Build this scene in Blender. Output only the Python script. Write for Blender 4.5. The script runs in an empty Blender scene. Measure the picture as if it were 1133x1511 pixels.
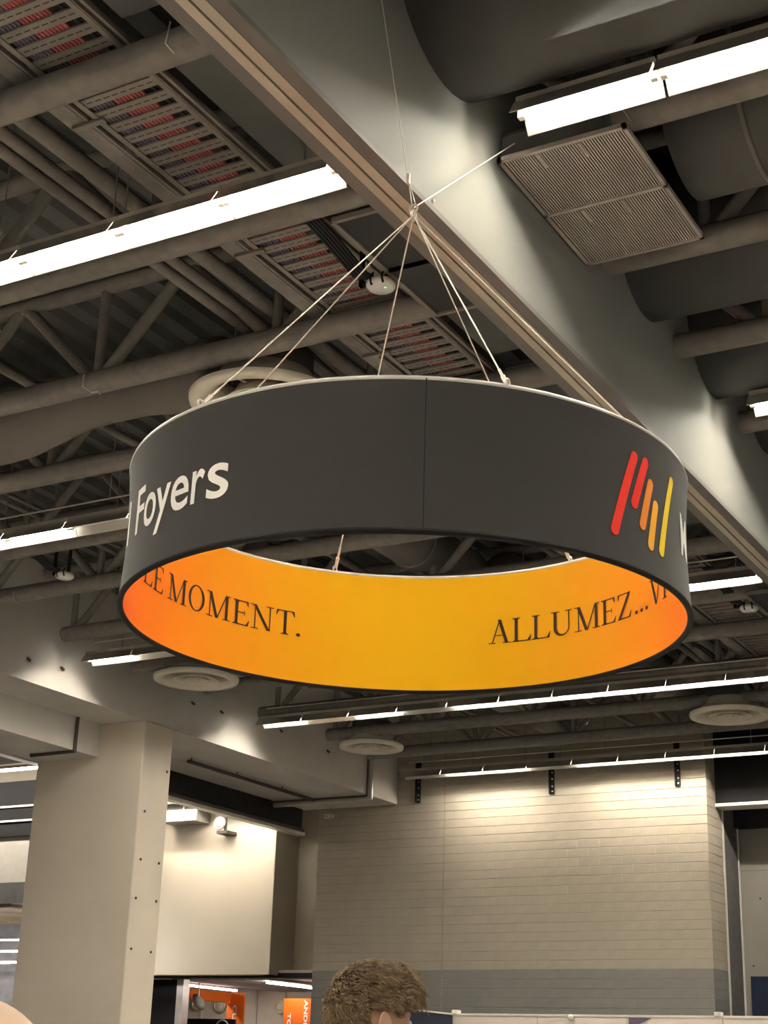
import bpy, bmesh, math, random
from mathutils import Vector, Matrix
random.seed(7)
PI = math.pi
S = bpy.context.scene
COL = S.collection

# ------------------------------------------------------------------ camera, world, exposure
F_PX = 2277.4
YAW, PITCH, ROLL = math.radians(30.074), math.radians(20.206), math.radians(1.8785)
fw = Vector((-math.sin(YAW) * math.cos(PITCH), math.cos(YAW) * math.cos(PITCH), math.sin(PITCH)))
rt = Vector((math.cos(YAW), math.sin(YAW), 0))
up = rt.cross(fw)
r2 = rt * math.cos(ROLL) + up * math.sin(ROLL)
u2 = up * math.cos(ROLL) - rt * math.sin(ROLL)
cam = bpy.data.cameras.new('camera')
cam.sensor_fit = 'VERTICAL'
cam.sensor_height = 36
cam.lens = F_PX / 1511 * 36
cam.clip_end = 300
co = bpy.data.objects.new('camera', cam)
COL.objects.link(co)
m3 = Matrix((r2, u2, -fw)).transposed().to_4x4()
m3.translation = Vector((0, 0, 1.6))
co.matrix_world = m3
S.camera = co
w = bpy.data.worlds.new('hall_air')
S.world = w
w.use_nodes = True
w.node_tree.nodes['Background'].inputs[0].default_value = (1.0, 0.93, 0.82, 1)
w.node_tree.nodes['Background'].inputs[1].default_value = 0.06
S.view_settings.view_transform = 'Standard'
S.view_settings.look = 'None'
S.view_settings.gamma = 1
S.view_settings.use_curve_mapping = False
S.view_settings.exposure = 2.52
TUBE_POWER = 36.0

# ------------------------------------------------------------------ materials
def srgb(r, g, b):
    f = lambda c: (c / 255 / 12.92) if c / 255 <= 0.04045 else ((c / 255 + 0.055) / 1.055) ** 2.4
    return (f(r), f(g), f(b), 1)
MATS = {}
def mat(name, col, rough=0.7, metal=0.0, var=0.06, scale=6.0, bump=0.0, bscale=60.0, emit=None, estr=0, spec=0.3):
    m = bpy.data.materials.new(name)
    m.use_nodes = True
    nt = m.node_tree
    b = nt.nodes['Principled BSDF']
    b.inputs['Roughness'].default_value = rough
    b.inputs['Metallic'].default_value = metal
    b.inputs['Specular IOR Level'].default_value = spec
    b.inputs['Base Color'].default_value = col
    tc = nt.nodes.new('ShaderNodeTexCoord')
    if var > 0:
        n = nt.nodes.new('ShaderNodeTexNoise')
        n.inputs['Scale'].default_value = scale
        n.inputs['Detail'].default_value = 5
        nt.links.new(tc.outputs['Object'], n.inputs['Vector'])
        r = nt.nodes.new('ShaderNodeValToRGB')
        r.color_ramp.elements[0].position = 0.3
        r.color_ramp.elements[1].position = 0.7
        r.color_ramp.elements[0].color = tuple(c * (1 - var) for c in col[:3]) + (1,)
        r.color_ramp.elements[1].color = tuple(min(1, c * (1 + var)) for c in col[:3]) + (1,)
        nt.links.new(n.outputs['Fac'], r.inputs['Fac'])
        nt.links.new(r.outputs['Color'], b.inputs['Base Color'])
    if bump > 0:
        n2 = nt.nodes.new('ShaderNodeTexNoise')
        n2.inputs['Scale'].default_value = bscale
        n2.inputs['Detail'].default_value = 4
        nt.links.new(tc.outputs['Object'], n2.inputs['Vector'])
        bp = nt.nodes.new('ShaderNodeBump')
        bp.inputs['Strength'].default_value = bump
        bp.inputs['Distance'].default_value = 0.01
        nt.links.new(n2.outputs['Fac'], bp.inputs['Height'])
        nt.links.new(bp.outputs['Normal'], b.inputs['Normal'])
    if emit:
        b.inputs['Emission Color'].default_value = emit
        b.inputs['Emission Strength'].default_value = estr
    MATS[name] = m
    return m
mat('steel', (0.235, 0.215, 0.19, 1), 0.85, var=0.12, scale=9, bump=0.25, bscale=90)
mat('deck', (0.14, 0.14, 0.132, 1), 0.85, var=0.15, scale=1.5)
mat('duct', (0.20, 0.18, 0.16, 1), 0.75, var=0.1, scale=1.2, bump=0.15, bscale=5)
mat('duct_dark', (0.12, 0.12, 0.115, 1), 0.9, spec=0.1, var=0.15, scale=1.2)
mat('bulkhead', (0.27, 0.275, 0.255, 1), 0.75, var=0.05, scale=0.8)
mat('track_grey', (0.19, 0.175, 0.16, 1), 0.6, var=0.04)
mat('track_light', (0.50, 0.43, 0.34, 1), 0.5, var=0.04)
mat('black', (0.012, 0.011, 0.011, 1), 0.7, var=0.2)
mat('tray', (0.24, 0.215, 0.185, 1), 0.6, metal=0.0, var=0.08)
mat('cable_red', (0.45, 0.125, 0.12, 1), 0.55, var=0.2, scale=14)
mat('cable_orange', (0.33, 0.10, 0.05, 1), 0.55, var=0.2, scale=14)
mat('cable_violet', (0.16, 0.14, 0.18, 1), 0.6, var=0.2, scale=14)
mat('cable_black', (0.02, 0.02, 0.02, 1), 0.6)
mat('white_paint', (0.78, 0.74, 0.66, 1), 0.5, var=0.03)
mat('diffuser', (0.82, 0.75, 0.63, 1), 0.5, var=0.05, scale=4)
mat('reflector', (0.80, 0.76, 0.68, 1), 0.22, metal=0.85, var=0.03)
mat('housing', (0.42, 0.37, 0.31, 1), 0.5, var=0.05)
mat('tube_on', (1, 1, 1, 1), 0.5, var=0, emit=(1.0, 0.935, 0.82, 1), estr=TUBE_POWER)
mat('tube_off', (0.75, 0.72, 0.66, 1), 0.25, var=0.02)
mat('concrete', (0.62, 0.59, 0.545, 1), 0.85, var=0.06, scale=1.3, bump=0.1, bscale=25)
mat('column', (0.66, 0.58, 0.48, 1), 0.85, var=0.035, scale=1.1, bump=0.05, bscale=12)
mat('white_wall', (0.72, 0.64, 0.52, 1), 0.8, var=0.03, scale=1.0)
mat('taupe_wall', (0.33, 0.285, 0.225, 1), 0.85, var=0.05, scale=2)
mat('block', (0.385, 0.34, 0.275, 1), 0.85, var=0.05, scale=2.5, bump=0.12, bscale=40)
mat('block_grey', (0.235, 0.225, 0.21, 1), 0.85, var=0.05, scale=2.5, bump=0.12, bscale=40)
mat('mortar', (0.31, 0.272, 0.22, 1), 0.95, var=0.1)
mat('mortar_grey', (0.2, 0.19, 0.18, 1), 0.95, var=0.1)
mat('floor', (0.42, 0.395, 0.36, 1), 0.6, var=0.1, scale=0.7)
mat('carpet', (0.12, 0.115, 0.105, 1), 0.9, var=0.15, scale=3)
mat('wire', (0.80, 0.74, 0.64, 1), 0.4, metal=0.3, var=0)
mat('galv', (0.62, 0.58, 0.52, 1), 0.35, metal=0.6, var=0.12, scale=3)
mat('galv_dull', (0.30, 0.285, 0.26, 1), 0.5, metal=0.3, var=0.12, scale=3)
mat('pipe_dark', (0.07, 0.055, 0.05, 1), 0.6)
mat('fabric_black', (0.043, 0.040, 0.037, 1), 0.9, var=0.06, scale=220, bump=0.15, bscale=500)
mat('rim_black', (0.012, 0.010, 0.010, 1), 0.8)
mat('rim_alu', (0.62, 0.59, 0.54, 1), 0.4, metal=0.2, var=0)
mat('letter_white', (0.92, 0.88, 0.82, 1), 0.8, var=0)
mat('letter_dark', (0.05, 0.028, 0.02, 1), 0.85, var=0)
mat('logo_red', (0.86, 0.035, 0.018, 1), 0.8, var=0)
mat('logo_orange', (0.88, 0.27, 0.03, 1), 0.8, var=0)
mat('logo_amber', (0.90, 0.42, 0.03, 1), 0.8, var=0)
mat('logo_yellow', (0.92, 0.66, 0.02, 1), 0.8, var=0)
mat('orange_print', (0.88, 0.17, 0.012, 1), 0.7, var=0.02)
mat('shop_wall', (0.62, 0.55, 0.44, 1), 0.8, var=0.04)
mat('gold', (0.62, 0.50, 0.28, 1), 0.35, metal=0.5, var=0.1)
mat('led', (1, 1, 1, 1), 0.5, var=0, emit=(1, 0.95, 0.92, 1), estr=9.0)
mat('skin', (0.62, 0.36, 0.25, 1), 0.55, var=0.04, scale=20, bump=0.05, bscale=200)
mat('skin_pale', (0.76, 0.55, 0.38, 1), 0.42, var=0.03, scale=10)
mat('hair', (0.17, 0.112, 0.062, 1), 0.55, var=0.35, scale=60)
mat('hair_tip', (0.30, 0.22, 0.13, 1), 0.5, var=0.35, scale=60)
mat('shirt_navy', (0.04, 0.05, 0.09, 1), 0.9)
mat('shirt_grey', (0.22, 0.21, 0.2, 1), 0.9)
mat('trousers', (0.03, 0.03, 0.04, 1), 0.9)
mat('shoe', (0.03, 0.025, 0.02, 1), 0.6)
mat('eye_white', (0.85, 0.83, 0.8, 1), 0.3, var=0)
mat('panel_white', (0.80, 0.70, 0.62, 1), 0.6, var=0.02)
mat('panel_navy', (0.018, 0.024, 0.045, 1), 0.6)
mat('print_mauve', (0.13, 0.09, 0.14, 1), 0.7)
mat('shutter_blue', (0.010, 0.018, 0.045, 1), 0.6)
mat('far_dark', (0.012, 0.011, 0.011, 1), 0.8)
mat('far_tan', (0.36, 0.28, 0.18, 1), 0.85, var=0.25, scale=1.5)
mat('far_grey', (0.50, 0.47, 0.42, 1), 0.85)
mat('far_band', (0.13, 0.125, 0.125, 1), 0.85, var=0.15)
mat('concrete_dark', (0.30, 0.275, 0.245, 1), 0.85, var=0.06, scale=1.0)
mat('grille', (0.40, 0.36, 0.32, 1), 0.6, var=0.03)
mat('acoustic', (0.05, 0.05, 0.048, 1), 0.9)
mat('green_led', (0.1, 0.8, 0.3, 1), 0.4, var=0, emit=(0.1, 1, 0.4, 1), estr=1.0)
mat('glass_cover', (0.82, 0.80, 0.76, 1), 0.15, var=0)

# fabric with the printed yellow-to-red colour change round the ring
m = bpy.data.materials.new('fabric_sunset')
m.use_nodes = True
nt = m.node_tree
b = nt.nodes['Principled BSDF']
b.inputs['Roughness'].default_value = 0.85
b.inputs['Specular IOR Level'].default_value = 0.2
tc = nt.nodes.new('ShaderNodeTexCoord')
sx = nt.nodes.new('ShaderNodeSeparateXYZ')
nt.links.new(tc.outputs['Object'], sx.inputs[0])
at = nt.nodes.new('ShaderNodeMath'); at.operation = 'ARCTAN2'
# rotate so that 0 faces the far side (115 degrees)
vr = nt.nodes.new('ShaderNodeVectorRotate'); vr.rotation_type = 'Z_AXIS'
vr.inputs['Angle'].default_value = math.radians(-113)
nt.links.new(tc.outputs['Object'], vr.inputs['Vector'])
nt.links.new(vr.outputs[0], sx.inputs[0])
nt.links.new(sx.outputs['Y'], at.inputs[0]); nt.links.new(sx.outputs['X'], at.inputs[1])
ab = nt.nodes.new('ShaderNodeMath'); ab.operation = 'ABSOLUTE'
nt.links.new(at.outputs[0], ab.inputs[0])
dv = nt.nodes.new('ShaderNodeMath'); dv.operation = 'DIVIDE'; dv.inputs[1].default_value = PI
nt.links.new(ab.outputs[0], dv.inputs[0])
rp = nt.nodes.new('ShaderNodeValToRGB')
el = rp.color_ramp.elements
el[0].position = 0.0; el[0].color = (0.78, 0.47, 0.006, 1)
el[1].position = 1.0; el[1].color = (0.80, 0.06, 0.015, 1)
for p, c in ((0.12, (0.80, 0.45, 0.006, 1)), (0.27, (0.86, 0.36, 0.010, 1)), (0.42, (0.88, 0.235, 0.010, 1)), (0.58, (0.86, 0.12, 0.014, 1))):
    e = el.new(p); e.color = c
nt.links.new(dv.outputs[0], rp.inputs['Fac'])
nt.links.new(rp.outputs['Color'], b.inputs['Base Color'])
MATS['fabric_sunset'] = m

fb_ = MATS['fabric_black'].node_tree.nodes['Principled BSDF']
fb_.inputs['Sheen Weight'].default_value = 0.22
fb_.inputs['Sheen Roughness'].default_value = 0.35
# slotted tray rung: rows of small dark slots
m = mat('tray_rung', (0.33, 0.28, 0.225, 1), 0.6, var=0)
nt = m.node_tree
b = nt.nodes['Principled BSDF']
tc = nt.nodes.new('ShaderNodeTexCoord')
bk = nt.nodes.new('ShaderNodeTexBrick')
bk.offset = 0
bk.inputs['Scale'].default_value = 1
bk.inputs['Color1'].default_value = (0.03, 0.026, 0.022, 1)
bk.inputs['Color2'].default_value = (0.03, 0.026, 0.022, 1)
bk.inputs['Mortar'].default_value = (0.24, 0.215, 0.185, 1)
bk.inputs['Mortar Size'].default_value = 0.0102
bk.inputs['Mortar Smooth'].default_value = 0
bk.inputs['Brick Width'].default_value = 0.075
bk.inputs['Row Height'].default_value = 0.023
mp = nt.nodes.new('ShaderNodeMapping')
mp.inputs['Location'].default_value = (0, 0.0115, 0)
mp.inputs['Scale'].default_value = (1, 0.25, 1)
nt.links.new(tc.outputs['Object'], mp.inputs[0])
nt.links.new(mp.outputs[0], bk.inputs['Vector'])
nt.links.new(bk.outputs['Color'], b.inputs['Base Color'])

# ------------------------------------------------------------------ mesh helpers
class MB:
    def __init__(s):
        s.v = []; s.f = []; s.sm = []
    def add(s, vs, fs, smooth=False):
        o = len(s.v)
        s.v += [tuple(p) for p in vs]
        for f in fs:
            s.f.append(tuple(i + o for i in f)); s.sm.append(smooth)
        return s
    def box(s, x0, x1, y0, y1, z0, z1):
        vs = [(x, y, z) for z in (z0, z1) for y in (y0, y1) for x in (x0, x1)]
        return s.add(vs, [(0, 2, 3, 1), (4, 5, 7, 6), (0, 1, 5, 4), (2, 6, 7, 3), (0, 4, 6, 2), (1, 3, 7, 5)])
    def tube(s, a, b, r, n=10, r1=None, caps=True):
        a = Vector(a); b = Vector(b); d = (b - a).normalized()
        h = Vector((0, 0, 1)) if abs(d.z) < 0.9 else Vector((1, 0, 0))
        p = d.cross(h).normalized(); q = p.cross(d)
        r1 = r if r1 is None else r1
        vs = []
        for c, rr in ((a, r), (b, r1)):
            for i in range(n):
                t = 2 * PI * i / n
                vs.append(c + p * (math.cos(t) * rr) + q * (math.sin(t) * rr))
        s.add(vs, [(i, i + n, (i + 1) % n + n, (i + 1) % n) for i in range(n)], True)
        if caps:
            s.add(vs[:n], [tuple(range(n))]); s.add(vs[n:], [tuple(range(n - 1, -1, -1))])
        return s
    def path(s, pts, r, n=8):
        for a, b in zip(pts[:-1], pts[1:]):
            s.tube(a, b, r, n)
        for p in pts[1:-1]:
            s.ball(p, r, 8, 5)
        return s
    def ball(s, c, r, n=12, k=8, sc=(1, 1, 1)):
        vs = []; fs = []
        for j in range(k + 1):
            ph = PI * j / k
            for i in range(n):
                t = 2 * PI * i / n
                vs.append((c[0] + r * sc[0] * math.sin(ph) * math.cos(t), c[1] + r * sc[1] * math.sin(ph) * math.sin(t), c[2] + r * sc[2] * math.cos(ph)))
        for j in range(k):
            for i in range(n):
                fs.append((j * n + i, (j + 1) * n + i, (j + 1) * n + (i + 1) % n, j * n + (i + 1) % n))
        return s.add(vs, fs, True)
    def lathe(s, prof, c=(0, 0, 0), n=48, axis='Z', smooth=True):
        vs = []; k = len(prof)
        for i in range(n):
            t = 2 * PI * i / n
            for r, h in prof:
                if axis == 'Z': p = (c[0] + r * math.cos(t), c[1] + r * math.sin(t), c[2] + h)
                elif axis == 'X': p = (c[0] + h, c[1] + r * math.cos(t), c[2] + r * math.sin(t))
                else: p = (c[0] + r * math.sin(t), c[1] + h, c[2] + r * math.cos(t))
                vs.append(p)
        fs = []
        for i in range(n):
            for j in range(k - 1):
                fs.append((i * k + j, ((i + 1) % n) * k + j, ((i + 1) % n) * k + j + 1, i * k + j + 1))
        return s.add(vs, fs, smooth)
    def torus(s, c, R, r, axis='Z', n=24, k=8):
        return s.lathe([(R + r * math.cos(2 * PI * j / k), r * math.sin(2 * PI * j / k)) for j in range(k + 1)], c, n, axis)
    def prism(s, poly, d):
        """polygon of 3D points pushed along vector d"""
        n = len(poly); d = Vector(d)
        vs = [Vector(p) for p in poly] + [Vector(p) + d for p in poly]
        fs = [tuple(range(n - 1, -1, -1)), tuple(range(n, 2 * n))] + [(i, (i + 1) % n, (i + 1) % n + n, i + n) for i in range(n)]
        return s.add(vs, fs)
    def build(s, name, material, parent=None, origin=None, bevel=0):
        o = Vector(origin) if origin is not None else (parent['_w'] if False else Vector((0, 0, 0)))
        if parent is not None and origin is None:
            o = WORLD.get(parent.name, Vector((0, 0, 0)))
        me = bpy.data.meshes.new(name)
        me.from_pydata([tuple(Vector(p) - o) for p in s.v], [], s.f)
        me.polygons.foreach_set('use_smooth', s.sm)
        me.update()
        me.materials.append(MATS[material])
        ob = bpy.data.objects.new(name, me)
        COL.objects.link(ob)
        if parent is not None:
            ob.parent = parent
            wp = WORLD.get(parent.name, Vector((0, 0, 0)))
            ob.location = o - wp
            WORLD[ob.name] = o
        else:
            ob.location = o
            WORLD[ob.name] = o
        if bevel:
            bv = ob.modifiers.new('bevel', 'BEVEL'); bv.width = bevel; bv.segments = 2; bv.limit_method = 'ANGLE'
        return ob
WORLD = {}
def thing(name, loc, label, cat, group=None):
    o = bpy.data.objects.new(name, None)
    o.empty_display_size = 0.1
    o.location = loc
    COL.objects.link(o)
    WORLD[o.name] = Vector(loc)
    return tag(o, label, cat, group)
def tag(o, label, cat, group=None):
    o['label'] = label; o['category'] = cat
    if group: o['group'] = group
    return o
def struct(o):
    o['kind'] = 'structure'
    return o
def copy_tree(o, loc=None, parent=None):
    c = o.copy(); COL.objects.link(c); c.parent = parent
    if loc is not None:
        c.location = loc; WORLD[c.name] = Vector(loc)
    for ch in o.children:
        copy_tree(ch, None, c)
    return c
def boxobj(name, material, x0, x1, y0, y1, z0, z1, parent=None, bevel=0):
    org = ((x0 + x1) / 2, (y0 + y1) / 2, z0)
    return MB().box(x0, x1, y0, y1, z0, z1).build(name, material, parent, org, bevel)

# ------------------------------------------------------------------ the setting
YW = 28.9           # block wall front face
GX = -16.17         # concrete girder face
ZS = 7.14           # its soffit
struct(boxobj('floor', 'floor', -48, 20, -14, 12.5, -0.1, 0))
struct(boxobj('floor', 'carpet', -48, 20, 12.5, 42, -0.1, 0))  # unseen far floor, darkened so less light bounces onto the far ceiling
# corrugated deck, ribs along y
d = MB()
x = -19.5
zd = 9.05
prof = []
while x < 14:
    prof += [(x, zd), (x + 0.13, zd), (x + 0.18, zd + 0.09), (x + 0.31, zd + 0.09)]
    x += 0.36
vs = []
for (px, pz) in prof:
    vs += [(px, -14, pz), (px, 31, pz), (px, -14, pz + 0.14), (px, 31, pz + 0.14)]
fs = []
for i in range(len(prof) - 1):
    a = 4 * i; c = 4 * (i + 1)
    fs += [(a, c, c + 1, a + 1), (a + 2, a + 3, c + 3, c + 2)]
d.add(vs, fs)
struct(d.build('ceiling', 'deck'))

struct(boxobj('ceiling_white', 'deck', -30, -19.5, 26.1, 31.2, 9.05, 9.2))
# partition bulkhead with its track
bh = struct(boxobj('trim_1', 'bulkhead', -4.30, -3.99, -10, 40, 6.73, zd))
def bar(name, m_, x0, x1, z0, z1, y0=-10, y1=40, parent=None):
    return boxobj(name, m_, x0, x1, y0, y1, z0, z1, parent)
bar('track_flange', 'track_grey', -4.305, -4.212, 6.69, 6.73, parent=bh)
bar('track_flange', 'track_grey', -4.072, -3.985, 6.69, 6.73, parent=bh)
bar('track_strip', 'track_light', -4.212, -4.153, 6.683, 6.73, parent=bh)
bar('track_strip', 'track_light', -4.137, -4.072, 6.683, 6.73, parent=bh)
bar('track_slot', 'black', -4.153, -4.137, 6.70, 6.73, parent=bh)

# concrete girder, downstand and column
gd = struct(boxobj('trim_2', 'concrete', -18.62, GX, 3, YW, ZS, zd))
struct(boxobj('trim_3', 'concrete', -18.5, -17.1, 3, 20.13, 6.58, ZS))
for (y, z) in ((17.97, 7.53), (17.2, 7.49), (22.28, 7.755), (24.24, 7.81), (25.96, 7.745), (21.41, 7.73)):
    MB().tube((GX, y, z), (GX + 0.05, y, z - 0.04), 0.02, 8).ball((GX + 0.05, y, z - 0.04), 0.022, 8, 6).build('anchor_stub', 'pipe_dark', gd)
clm = struct(boxobj('wall_column', 'column', -18.42, -16.13, 20.13, 20.91, 0, ZS, bevel=0.02))
for (y, z) in ((20.807, 6.386), (20.295, 5.643), (20.294, 4.862), (20.784, 4.859), (20.255, 4.242), (20.793, 4.246), (20.244, 3.448), (20.757, 3.437)):
    MB().tube((-16.135, y, z), (-16.115, y, z), 0.022, 8).build('bolt', 'pipe_dark', clm)

# black header with a pale lower lip that runs along the girder's far side
hd = struct(boxobj('trim_4', 'black', -18.62, -18.5, 4, YW - 0.1, 6.64, ZS))
boxobj('lip', 'galv', -18.62, -18.40, 4, YW - 0.1, 6.56, 6.64, hd, 0.02)
MB().tube((-18.44, 21, 6.66), (-18.44, YW - 0.15, 6.66), 0.05, 10).build('track_pipe', 'pipe_dark', hd)

# block wall
XL, XR = -18.12, -9.36
wb = struct(boxobj('wall_back', 'mortar', XL + 0.01, XR - 0.01, YW + 0.010, YW + 0.9, 0, zd))
CH, BW = 0.178, 0.46
nrow = 75
ZG = 3.73
def bevel_block(wd, h, dp):
    e = 0.0
    g = 0.004
    vs = [(0, dp, 0), (wd, dp, 0), (wd, dp, h), (0, dp, h), (0, g, 0), (wd, g, 0), (wd, g, h), (0, g, h), (e, 0, g), (wd - e, 0, g), (wd - e, 0, h - g), (e, 0, h - g)]
    fs = [(0, 1, 5, 4), (1, 2, 6, 5), (2, 3, 7, 6), (3, 0, 4, 7), (4, 5, 9, 8), (5, 6, 10, 9), (6, 7, 11, 10), (7, 4, 8, 11), (8, 9, 10, 11)]
    return vs, fs
cache = {}
def blockmesh(wd, m_):
    k = (round(wd, 3), m_)
    if k not in cache:
        me = bpy.data.meshes.new('block')
        v, f = bevel_block(wd, CH - 0.006, 0.03)
        me.from_pydata(v, [], f); me.materials.append(MATS[m_]); cache[k] = me
    return cache[k]
JOINT = -15.03      # control joint in the wall
rest = {'block': MB(), 'block_grey': MB()}
cnt = 0
cand = []
for rI in range(nrow + 1):
    z = ZG - 40 * CH + rI * CH
    if z < 0 or z + CH > zd: continue
    m_ = 'block' if z > ZG - 0.05 else 'block_grey'
    segs = []
    for (a, bx_) in ((XL, JOINT), (JOINT, XR)):
        x = a + (BW / 2 if rI % 2 else BW)
        st = a
        while st < bx_ - 0.01:
            en = min(x, bx_)
            if bx_ - en < 0.12: en = bx_
            segs.append((st, en)); st = en; x = en + BW
    for (a, e) in segs:
        cand.append((z, a, e - a - 0.001, m_))
vis = [c for c in cand if 2.9 < c[0] < 7.75]
vis.sort(key=lambda c: -(c[1] + 0.35 * c[0]))
indiv = set(vis[:300])
for c in cand:
    z, a, wd, m_ = c
    jit = random.uniform(-0.0015, 0.0015)
    if c in indiv:
        o = bpy.data.objects.new('block', blockmesh(wd, m_))
        COL.objects.link(o); o.parent = wb
        o.location = Vector((a + 0.0005, YW + jit, z)) - WORLD[wb.name]
    else:
        v, f = bevel_block(wd, CH - 0.006, 0.03)
        rest[m_].add([(p[0] + a + 0.0005, p[1] + YW + jit, p[2] + z) for p in v], f)
for k in rest:
    o = rest[k].build('blockwork', k, wb); o['kind'] = 'stuff'
# return face of the wall, toward +x
side = {'block': MB(), 'block_grey': MB()}
for rI in range(nrow + 1):
    z = ZG - 40 * CH + rI * CH
    if z < 0 or z + CH > zd: continue
    m_ = 'block' if z > ZG - 0.05 else 'block_grey'
    ys = [YW, YW + 0.46, YW + 0.9] if rI % 2 else [YW, YW + 0.23, YW + 0.69, YW + 0.9]
    for a, e in zip(ys[:-1], ys[1:]):
        v, f = bevel_block(e - a - 0.001, CH - 0.006, 0.03)
        side[m_].add([(XR - p[1], a + p[0], p[2] + z) for p in v], f)
for k in side:
    o = side[k].build('return_blockwork', k, wb); o['kind'] = 'stuff'
MB().box(JOINT - 0.012, JOINT + 0.012, YW - 0.004, YW + 0.01, 0, zd).build('control_joint', 'mortar', wb)

ZN = 6.93
number_marks = (('2', -18.0), ('3', -17.93), ('0', -17.86), ('A', -17.79))

# recess to the right of the block wall
struct(boxobj('trim_5', 'white_paint', XR - 0.03, XR + 0.012, YW + 0.88, YW + 0.97, 0, 6.9))
struct(boxobj('wall_recess', 'far_band', XR - 0.3, XR, YW + 0.97, 30.85, 0, zd))
struct(boxobj('trim_6', 'white_paint', XR - 0.03, XR + 0.02, 30.72, 30.80, 0, 6.62))
cw = struct(boxobj('wall_right', 'concrete_dark', XR - 0.3, 4, 30.85, 31.2, 0, zd))
boxobj('dark_head', 'far_dark', XR, 4, 30.55, 30.85, 6.57, zd, cw)
boxobj('joint', 'mortar_grey', XR, 4, 30.842, 30.86, 5.74, 5.755, cw)
for (x, z) in ((-8.98, 5.2), (-9.18, 3.92), (-7.6, 5.2), (-7.6, 3.92)):
    MB().tube((x, 30.86, z), (x, 30.835, z), 0.02, 8).build('tie_hole', 'pipe_dark', cw)
sh = struct(MB().prism([(-9.24, 30.86, 3.72), (-6.2, 30.86, 3.72), (-6.2, 30.86, 0), (-9.24, 30.86, 0)], (0, -0.06, 0)).build('door_1', 'shutter_blue'))
for i in range(20):
    boxobj('shutter_slat', 'shutter_blue', -8.95, -6.4, 30.76, 30.80, 3.30 - i * 0.16, 3.44 - i * 0.16, sh, 0.01)
hb = struct(boxobj('trim_7', 'far_dark', XR, 4, YW + 0.55, YW + 1.0, 6.86, zd))
boxobj('steel_lip', 'white_paint', XR, 4, YW + 0.5, YW + 1.0, 6.80, 6.86, hb)

# white wall, its return and the wall behind, over the shop opening
struct(boxobj('wall_white', 'white_wall', -30, -19.96, 30.0, 30.4, 3.74, zd))
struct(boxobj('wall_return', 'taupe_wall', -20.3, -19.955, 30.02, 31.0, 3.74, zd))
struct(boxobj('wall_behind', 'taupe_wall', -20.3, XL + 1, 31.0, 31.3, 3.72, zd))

# ------------------------------------------------------------------ trusses
TR_Y = [4.7, 6.49, 8.51, 10.32, 12.01, 13.88, 15.39, 17.28, 19.25, 20.95, 22.95, 24.99, 26.92]
ZC, RC = 7.82, 0.115
ZT = 8.86
def truss(x0, x1, y, ph, label, group, free_left):
    t = thing('roof_truss', ((x0 + x1) / 2, y, ZC), label, 'truss', group)
    MB().tube((x0, y, ZC), (x1, y, ZC), RC, 14).build('bottom_chord', 'steel', t)
    MB().tube((x0 - (0.5 if free_left else 0), y, ZT), (x1, y, ZT), 0.085, 10).build('top_chord', 'steel', t)
    n = ph
    while n < x1 + 1.2:
        for (a, bb) in (((n, y, ZC), (n - 1.02, y, ZT)), ((n + 0.06, y, ZC), (n + 1.03, y, ZT)), ((n + 0.03, y, ZC), (n + 0.03, y, ZT))):
            if min(a[0], bb[0]) > x0 - 0.35 and max(a[0], bb[0]) < x1 + 0.1:
                MB().tube(a, bb, 0.062 if a[0] != bb[0] else 0.05, 9).build('web_member', 'steel', t)
        n += 2.06
    return t
TL = 'dark grey tubular roof truss %s'
wh = ['over the lights before the ring sign', 'with a loose tie wire near the partition track', 'just behind the longest bright lamp row', 'holding the wireless box beside the cable tray',
      'crossing behind the large round duct', 'above the partly unlit lamp row beside the ring sign', 'under the pair of thin conduits by the ring sign', 'whose stub ends short of the concrete girder',
      'whose end meets the lamp scallop on the concrete girder', 'over the round vent by the orange lining', 'above the long lamp row under the ring sign', 'next to the round vent by the girder pipe', 'just before the painted block wall']
for i, y in enumerate(TR_Y):
    truss(-15.75 + (0.2 if i % 2 else 0), -4.30, y, -15.42, TL % wh[i], 'trusses between the girder and the partition track', True)
for i, y in enumerate(TR_Y[:9]):
    truss(-3.99, 5.0, y, -3.2, 'dark tubular roof truss on the return grille side of the track', 'trusses beyond the partition track', False)

# ------------------------------------------------------------------ strip lights
FL = 0.96
def make_fixture():
    t = thing('strip_light', (0, 0, 0), 'x', 'light')
    h = FL / 2
    MB().box(-h, h, -0.05, 0.05, 0.055, 0.115).build('housing', 'housing', t)
    prof = [(-0.145, -0.068), (-0.075, 0.048), (0.075, 0.048), (0.145, -0.068)]
    out = [(-0.152, -0.068), (-0.079, 0.055), (0.079, 0.055), (0.152, -0.068)]
    m_ = MB()
    for i in range(3):
        a, b_, c, d_ = prof[i], prof[i + 1], out[i + 1], out[i]
        m_.prism([(-h, *a), (-h, *b_), (-h, *c), (-h, *d_)], (FL, 0, 0))
    m_.build('reflector', 'reflector', t)
    MB().tube((-h + 0.045, 0, 0), (h - 0.045, 0, 0), 0.019, 10).build('lamp_tube', 'tube_on', t)
    for s in (-1, 1):
        MB().box(s * h - (0.045 if s > 0 else 0), s * h + (0.045 if s < 0 else 0), -0.022, 0.022, -0.028, 0.05).build('lamp_holder', 'white_paint', t)
    MB().tube((0.2, 0, 0.11), (0.2, 0, zd + 0.05 - 7.6), 0.006, 6).build('hanger_rod', 'steel', t)
    return t
proto = make_fixture()
used = [False]
tube_off_mesh = None
ZL = 7.6
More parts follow.
